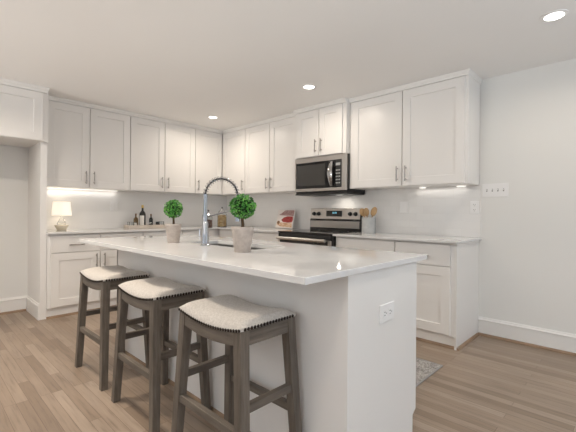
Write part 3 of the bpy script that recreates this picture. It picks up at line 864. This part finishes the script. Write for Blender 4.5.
tumbler(-1.724 + .015, .205, 'short glass at the left end of the bottle tray')
tumbler(-1.287, .205, 'short glass at the right end of the bottle tray')
t = thing('black_jar', 'squat black jar on the tray beside the right-end glass', 'jar', (.215, -1.352, ZB))
MB().lathe([(.024, ZB), (.026, ZB + .004), (.026, ZB + .050), (.022, ZB + .056)], 20, (.225, -1.347, 0)).build('body', m_black, t, smooth=True)
MB().lathe([(.0245, ZB + .0565), (.0245, ZB + .072), (.0001, ZB + .073)], 20, (.225, -1.347, 0)).build('lid', m_blackmat, t, smooth=True)
t = thing('corkscrew', 'black corkscrew lying on the tray in front of the wine bottle', 'corkscrew', (.25, -1.475, ZB))
MB().tube([(.25, -1.520, ZB + .012), (.25, -1.50, ZB + .018), (.252, -1.47, ZB + .032), (.25, -1.44, ZB + .036)], [.010, .011, .012, .009], 10).build('grip', m_black, t, smooth=True)
MB().tube([(.25, -1.47, ZB + .030), (.245, -1.452, ZB + .050), (.245, -1.435, ZB + .056)], .007, 8).build('lever', m_blackmat, t, smooth=True)

# ------------------------------------------------------------------ storage jars in the corner
def jar(x, y, r, h, fill, fm, label):
    t = thing('storage_jar', label, 'jar', (x, y, CT), 'glass storage jars in the corner')
    MB().lathe([(r * .92, CT), (r, CT + .006), (r, CT + h * .86), (r * .82, CT + h), (r * .79, CT + h), (r - .003, CT + h * .85), (r - .003, CT + .008), (.0001, CT + .006)], 28, (x, y, 0)).build('glass', m_glass, t, smooth=True)
    MB().lathe([(r - .0045, CT + .009), (r - .0045, CT + h * fill), (r * .5, CT + h * fill + .008), (.0001, CT + h * fill + .010)], 24, (x, y, 0)).build('contents', fm, t, smooth=True)
    l = MB().lathe([(r * .86, CT + h + .001), (r * .88, CT + h + .010), (r * .5, CT + h + .032), (r * .2, CT + h + .058), (.0001, CT + h + .06)], 24, (x, y, 0)).build('lid', m_chrome, t, smooth=True, label='cone-shaped metal lid')
    MB().sphere((x, y, CT + h + .072), .0125, 2).build('knob', m_blackmat, l, smooth=True)
jar(.715, -.845, .055, .168, .66, m_nuts, 'shorter glass jar of brown nuts with a cone lid, behind the faucet')
jar(.56, -.50, .070, .215, .80, m_pasta, 'taller glass jar of golden pasta with a cone lid')

# ------------------------------------------------------------------ cookbook
bx0, bx1 = 1.36, 1.66
t = thing('cookbook', 'open cookbook with food photos leaning on the tiles left of the range', 'book', (1.545, -.2, CT))
def lean(u, v, n):   # u along width, v up the page, n outward
    a = math.radians(14)
    return (bx0 + u, -.085 - .0 - (.262 - v) * math.sin(a) * 1.0 - n * math.cos(a), CT + .002 + v * math.cos(a) - 0 * n + n * math.sin(a))
def leanbox(mb, u0, u1, v0, v1, n0, n1, sk=0):
    lo = [lean(u0, v0, n0), lean(u1, v0, n0), lean(u1, v0, n1), lean(u0, v0, n1)]
    hi = [lean(u0 + sk, v1, n0), lean(u1, v1, n0), lean(u1, v1, n1), lean(u0 + sk, v1, n1)]
    return mb.hexa(lo, hi)
leanbox(MB(), 0, .318, .004, .262, .0, .003).build('back_cover', m_cover, t)
leanbox(MB(), .004, .314, .006, .258, .0032, .018).build('pages', m_paper, t)
c = leanbox(MB(), 0, .318, .004, .262, .0182, .0205).build('front_cover', m_cover, t)
def blob(pts, m, name, n0, lab):
    mb = MB(); A = [mb.v(lean(u, v, n0)) for u, v in pts]; B = [mb.v(lean(u, v, n0 + .0006)) for u, v in pts]
    mb.f(A[::-1]); mb.f(B); k = len(pts)
    for i in range(k): mb.f([A[i], A[(i + 1) % k], B[(i + 1) % k], B[i]])
    mb.build(name, m, c, label=lab)
blob([(.03, .185), (.10, .225), (.14, .255), (.312, .255), (.312, .175), (.2, .178)], m_pink, 'photo_panel', .0206, 'pinkish salad photo')
blob([(.09, .115), (.13, .150), (.20, .170), (.300, .168), (.312, .125), (.30, .085), (.22, .078), (.13, .088)], m_red, 'photo_panel', .0206, 'red berry photo')
blob([(.01, .055), (.05, .085), (.14, .078), (.30, .074), (.31, .015), (.10, .022)], m_toast, 'photo_panel', .0206, 'toasted pastry photo')
blob([(.012, .075), (.03, .105), (.065, .100), (.075, .070), (.045, .055)], m_cork, 'photo_panel', .0213, 'dark brown spot')

# ------------------------------------------------------------------ crock with utensils
kx, ky = 2.862, -.165
t = thing('utensil_crock', 'grey ceramic crock holding wooden spoons beside the range', 'crock', (kx, ky, CT))
prof = [(.070, CT)]
for k in range(10):
    z = CT + .004 + k * .0168; prof += [(.0765, z + .002), (.078, z + .008), (.0765, z + .015)]
prof += [(.078, CT + .176), (.072, CT + .176), (.070, CT + .010), (.0001, CT + .009)]
MB().lathe(prof, 36, (kx, ky, 0)).build('pot', m_crock, t, smooth=True)
def spoon(a, dx, dy, hw, hl, L_, label, slot=False, rot=0):
    o = thing('wooden_spoon', label, 'spoon', (kx, ky, CT + .012), 'wooden utensils in the crock')
    p0 = Vector((kx - dx * .4, ky - dy * .4, CT + .014)); p1 = Vector((kx + dx, ky + dy, CT + L_))
    d = (p1 - p0).normalized()
    MB().tube([p0, p0.lerp(p1, .5), p1], [.006, .0065, .007], 8).build('handle', m_spoon, o, smooth=True)
    b = MB(); side = Vector((math.cos(rot), math.sin(rot), 0)); side = (side - d * side.dot(d)).normalized(); nr = d.cross(side)
    n = 20; rings = []
    for th, sc in ((-.004, .85), (0, 1.0), (.004, .85)):
        rings.append([b.v(p1 + d * (hl * .5 + hl * .5 * -math.cos(2 * PI * k / n) * sc) + side * hw * math.sin(2 * PI * k / n) * sc + nr * th) for k in range(n)])
    for A, B in zip(rings, rings[1:]):
        for k in range(n): b.f([A[k], A[(k + 1) % n], B[(k + 1) % n], B[k]])
    b.f(rings[0][::-1]); b.f(rings[-1])
    b.build('bowl', m_spoon, o, smooth=True)
spoon(0, -.052, -.01, .036, .095, .190, 'round wooden spoon at the left of the crock, nearest the range', rot=.6)
spoon(0, -.004, -.03, .032, .095, .190, 'wooden spoon in the middle of the crock', rot=.9)
spoon(0, .048, -.005, .034, .110, .190, 'larger wooden spatula at the right of the crock', rot=.7)

# ------------------------------------------------------------------ rug
t = thing('rug', 'speckled grey rug on the floor between island and range', 'rug', (3.2, -1.36, 0))
MB().box(2.35, 3.985, -1.74, -.995, .0005, .009, .003).build('pile', m_rug, t)
b = MB()
b.box(3.985, 3.999, -1.754, -.981, .0005, .010, .003).box(2.336, 2.35, -1.754, -.981, .0005, .010, .003)
b.box(2.35, 3.985, -.995, -.981, .0005, .010, .003).box(2.35, 3.985, -1.754, -1.74, .0005, .010, .003)
b.build('border', m_rugedge, t)

# ------------------------------------------------------------------ recessed ceiling lights
def downlight(x, y, label, power, spread=165, r=.052):
    t = thing('recessed_light', label, 'ceiling light', (x, y, ZC), 'recessed ceiling lights')
    MB().lathe([(r + .022, ZC - .0005), (r + .022, ZC - .004), (r + .003, ZC - .008), (r + .001, ZC - .004), (r + .001, ZC - .0005)], 36, (x, y, 0), cap=False).build('trim_ring', m_can, t, smooth=True)
    MB().lathe([(r, ZC - .0005), (r, ZC - .005), (.0001, ZC - .0055)], 32, (x, y, 0)).build('lens', m_lens, t, label='glowing round lens')
    area('recessed_lamp', (x, y, ZC - .010), (0, 0, -1), r * 2, r * 2, power, WARM, 'DISK', spread)
P_ = 6.5
downlight(.938, -.933, 'recessed ceiling light closest to the cabinet corner', 7.5)
downlight(2.648, -.961, 'recessed ceiling light above the range aisle, middle of the three', 6.5)
downlight(4.648, -.900, 'recessed ceiling light near the bare wall at the upper right', 6.5)
downlight(1.5, -3.45, 'unseen recessed ceiling light out in front of the fridge recess', 12, 150)  # out of view, placed to brighten the left-wall cabinets
downlight(2.65, -3.22, 'recessed ceiling light behind the stools', 15, 135)
downlight(4.65, -3.22, 'recessed ceiling light near the camera', 7, 150)

# under-cabinet light bars; the two short ones stand in for tile glints
lightbar(upA1, 'A', -2.70, -1.82, .030)
lightbar(upR, 'B', 3.385, 3.445, .020)
lightbar(upR, 'B', 3.76, 3.84, .020)
area('light_bar_lamp', (.045, -2.26, ZU - .016), (0, 0, -1), .012, .85, .45, (1, .96, .91))
area('light_bar_lamp', (3.60, -.05, ZU - .016), (0, 0, -1), .50, .012, .18, (1, .95, .88))
